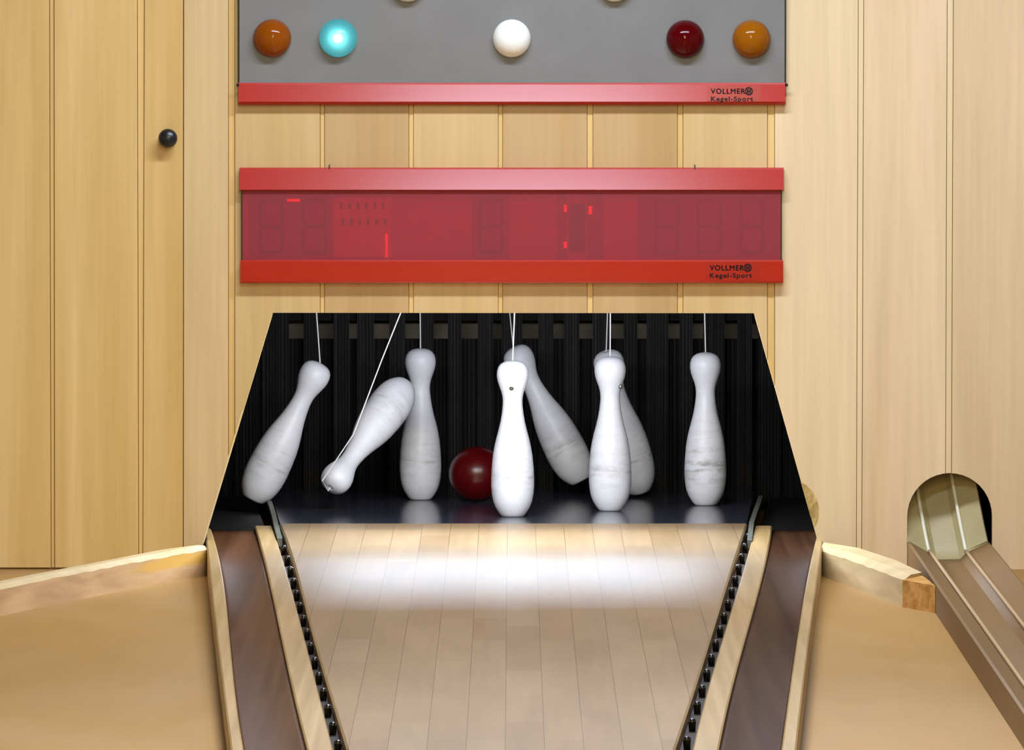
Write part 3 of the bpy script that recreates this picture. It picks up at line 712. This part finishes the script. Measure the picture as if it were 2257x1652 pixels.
# ------------------------------------------------------------------ red score display (lower)
YD = 22.4735
x0, x1 = W(529, 500, YD)[0], W(1726, 500, YD)[0]; zt, zb = z_at(372, YD), z_at(622, YD)
root = tag(empty('score_display', (0, WY, zb)), 'long red score display under the grey board', 'score display')
bm = NB(); box(bm, x0 + .003, x1 - .003, YD + .024, WY, zb + .003, zt - .003, .001); box(bm, x0 + .003, x0 + .006, YD + .008, YD + .025, zb + .01, zt - .01); box(bm, x1 - .006, x1 - .003, YD + .008, YD + .025, zb + .01, zt - .01)
finish('housing', bm, M['black'], root)
t1 = rail(369.5, 419, YD - .004, 528, 1727.5, math.radians(10.5), .004, .0012, YD + .026, 'top_rail', root)
t2 = rail(573, 623.5, YD - .004, 530, 1726, math.radians(-1), .003, .0035, YD + .026, 'bottom_rail', root)
logo(1561.5, 582, YD - .0044, t2, math.radians(-1), z_at(623.5, YD) + .0035)
za, zb2 = z_at(574, YD + .008), z_at(418, YD + .008)
bm = NB(); box(bm, x0 + .006, x1 - .006, YD + .020, YD + .0235, za, zb2); bp = finish('back_plate', bm, M['redplate'], root)
bm = NB(); box(bm, x0 + .0055, x1 - .0055, YD + .006, YD + .009, za - .002, zb2 + .002); finish('window_pane', bm, M['pane'], root)
YS = YD + .0195
def digit(px, py, w, h):
    bm = NB(); k = YS / F; cx, cz = W(px, py, YS); w *= k; h *= k; t = .0085; sk = .0
    segs = [(-w / 2, w / 2, h / 2 - t, h / 2), (-w / 2, w / 2, -t / 2, t / 2), (-w / 2, w / 2, -h / 2, -h / 2 + t)]
    for a, b, c, d_ in segs: box(bm, cx + a + t * .3, cx + b - t * .3, YS - .002, YS, cz + c, cz + d_)
    for s in (-1, 1):
        for lo, hi in ((-h / 2 + t * .7, -t * .6), (t * .6, h / 2 - t * .7)):
            xa = s * w / 2; box(bm, cx + min(xa, xa - s * t), cx + max(xa, xa - s * t), YS - .0021, YS, cz + lo, cz + hi)
    o = finish('digit', bm, M['digit'], bp); o['label'] = 'dark unlit seven-segment digit'
M['darkplate'] = simple('display_dark_plate', (104, 44, 48), .6, .3)
YS0 = YS
for q0, q1 in ((548, 733), (1040, 1122), (1228, 1250), (1294, 1330), (1404, 1716)):
    bm = NB(); a = W(q0, 428, YS); b = W(q1, 570, YS); box(bm, a[0], b[0], YS - .0004, YS + .0002, b[1], a[1]); finish('segment_plate', bm, M['darkplate'], bp)
YS -= .0005
for px in (598, 693, 1082, 1469, 1563, 1657): digit(px, 499, 56, 122)
bm = NB(); a = W(737, 434, YS); b = W(862, 566, YS); box(bm, a[0], b[0], YS - .0012, YS, b[1], a[1]); lp = finish('legend_plate', bm, M['redplate_b'], bp); lp['label'] = 'brighter red plate'
for row, y in enumerate((453, 489)):
    for i in range(6):
        bm = NB(); x, z = W(752 + i * 18.5 + (4 if row else 0), y, YS); box(bm, x - .0035, x + .0035, YS - .0024, YS - .001, z - .008, z + .008)
        finish('indicator_dot', bm, M['digit'], lp)
bm = NB(); a = W(1254, 448, YS); b = W(1290, 554, YS); box(bm, a[0], b[0], YS - .004, YS, b[1], a[1], .001); sl = finish('cover_block', bm, M['digit'], bp); sl['label'] = 'dark upright block'
for px, py, w, h in ((647, 441, 28, 6), (852, 541, 5, 52), (1246, 459, 6, 16), (1301, 463, 8, 18), (1246, 539, 7, 14)):
    bm = NB(); x, z = W(px, py, YS); k = YS / F / 2; box(bm, x - w * k, x + w * k, YS - .005, YS - .003, z - h * k, z + h * k); o = finish('indicator_light', bm, M['led'], bp); o['label'] = 'small red glow'
for px in (726, 1531.5):
    x, z = W(px, 369, WY - .02); bm = NB(); tube(bm, [(x, WY - .001, z + .006), (x, WY - .02, z + .004), (x, WY - .022, z - .004)], .0016, 6); finish('hanging_hook', bm, M['screw'], root)

# ------------------------------------------------------------------ light
def area_light(name, loc, sx, sy, power, rot=(0, 0, 0), col=(1, .95, .88), spread=math.pi):
    l = bpy.data.lights.new(name, 'AREA'); l.shape = 'RECTANGLE'; l.size = sx; l.size_y = sy; l.energy = power; l.color = col; l.spread = spread
    o = bpy.data.objects.new(name, l); COL.objects.link(o); o.location = loc; o.rotation_euler = rot; return o
def aim_c(d): return Vector(d).to_track_quat('-Z', 'Y').to_euler()
NEU = (.86, .97, 1.14)
WARM = (1.16, .93, .40)
area_light('ceiling_lamp', (.25, 20.8, 2.66), 1.8, .25, 92, col=(.86, .97, 1.18))
area_light('ceiling_lamp', (.05, 17.2, 2.66), .8, .4, 102, col=NEU)
area_light('ceiling_lamp', (0, 13.0, 2.66), .9, .3, 100, aim_c((0, .55, -.8)), col=WARM)
area_light('ceiling_lamp', (0, 8.5, 2.66), .9, .3, 108, aim_c((0, .7, -.7)), col=WARM)
area_light('ceiling_lamp', (0, 4, 2.66), .9, .3, 108, aim_c((0, .8, -.6)), col=WARM)
# strip lamp behind the upper edge of the opening: one side throws on the pins, the other spills forward on the lane
COOL = (.91, .97, 1.10)
def aim(d): return Vector(d).to_track_quat('-Z', 'Y').to_euler()
area_light('pin_lamp', (0, 22.62, .60), .9, .03, 18, aim((0, 1, -.08)), COOL)
area_light('pin_lamp', (0, 22.60, .585), .92, .035, 28, aim((0, -.64, -.77)), (.86, .97, 1.14))
w = bpy.data.worlds.new('world'); S.world = w; w.use_nodes = True; w.node_tree.nodes['Background'].inputs[0].default_value = (.9, .92, 1, 1); w.node_tree.nodes['Background'].inputs[1].default_value = .15
S.view_settings.view_transform = 'Standard'; S.view_settings.look = 'None'; S.view_settings.gamma = 1; S.view_settings.exposure = 0.0; S.view_settings.use_curve_mapping = False
S.cycles.use_denoising = True; S.cycles.max_bounces = 8; S.cycles.sample_clamp_indirect = 4
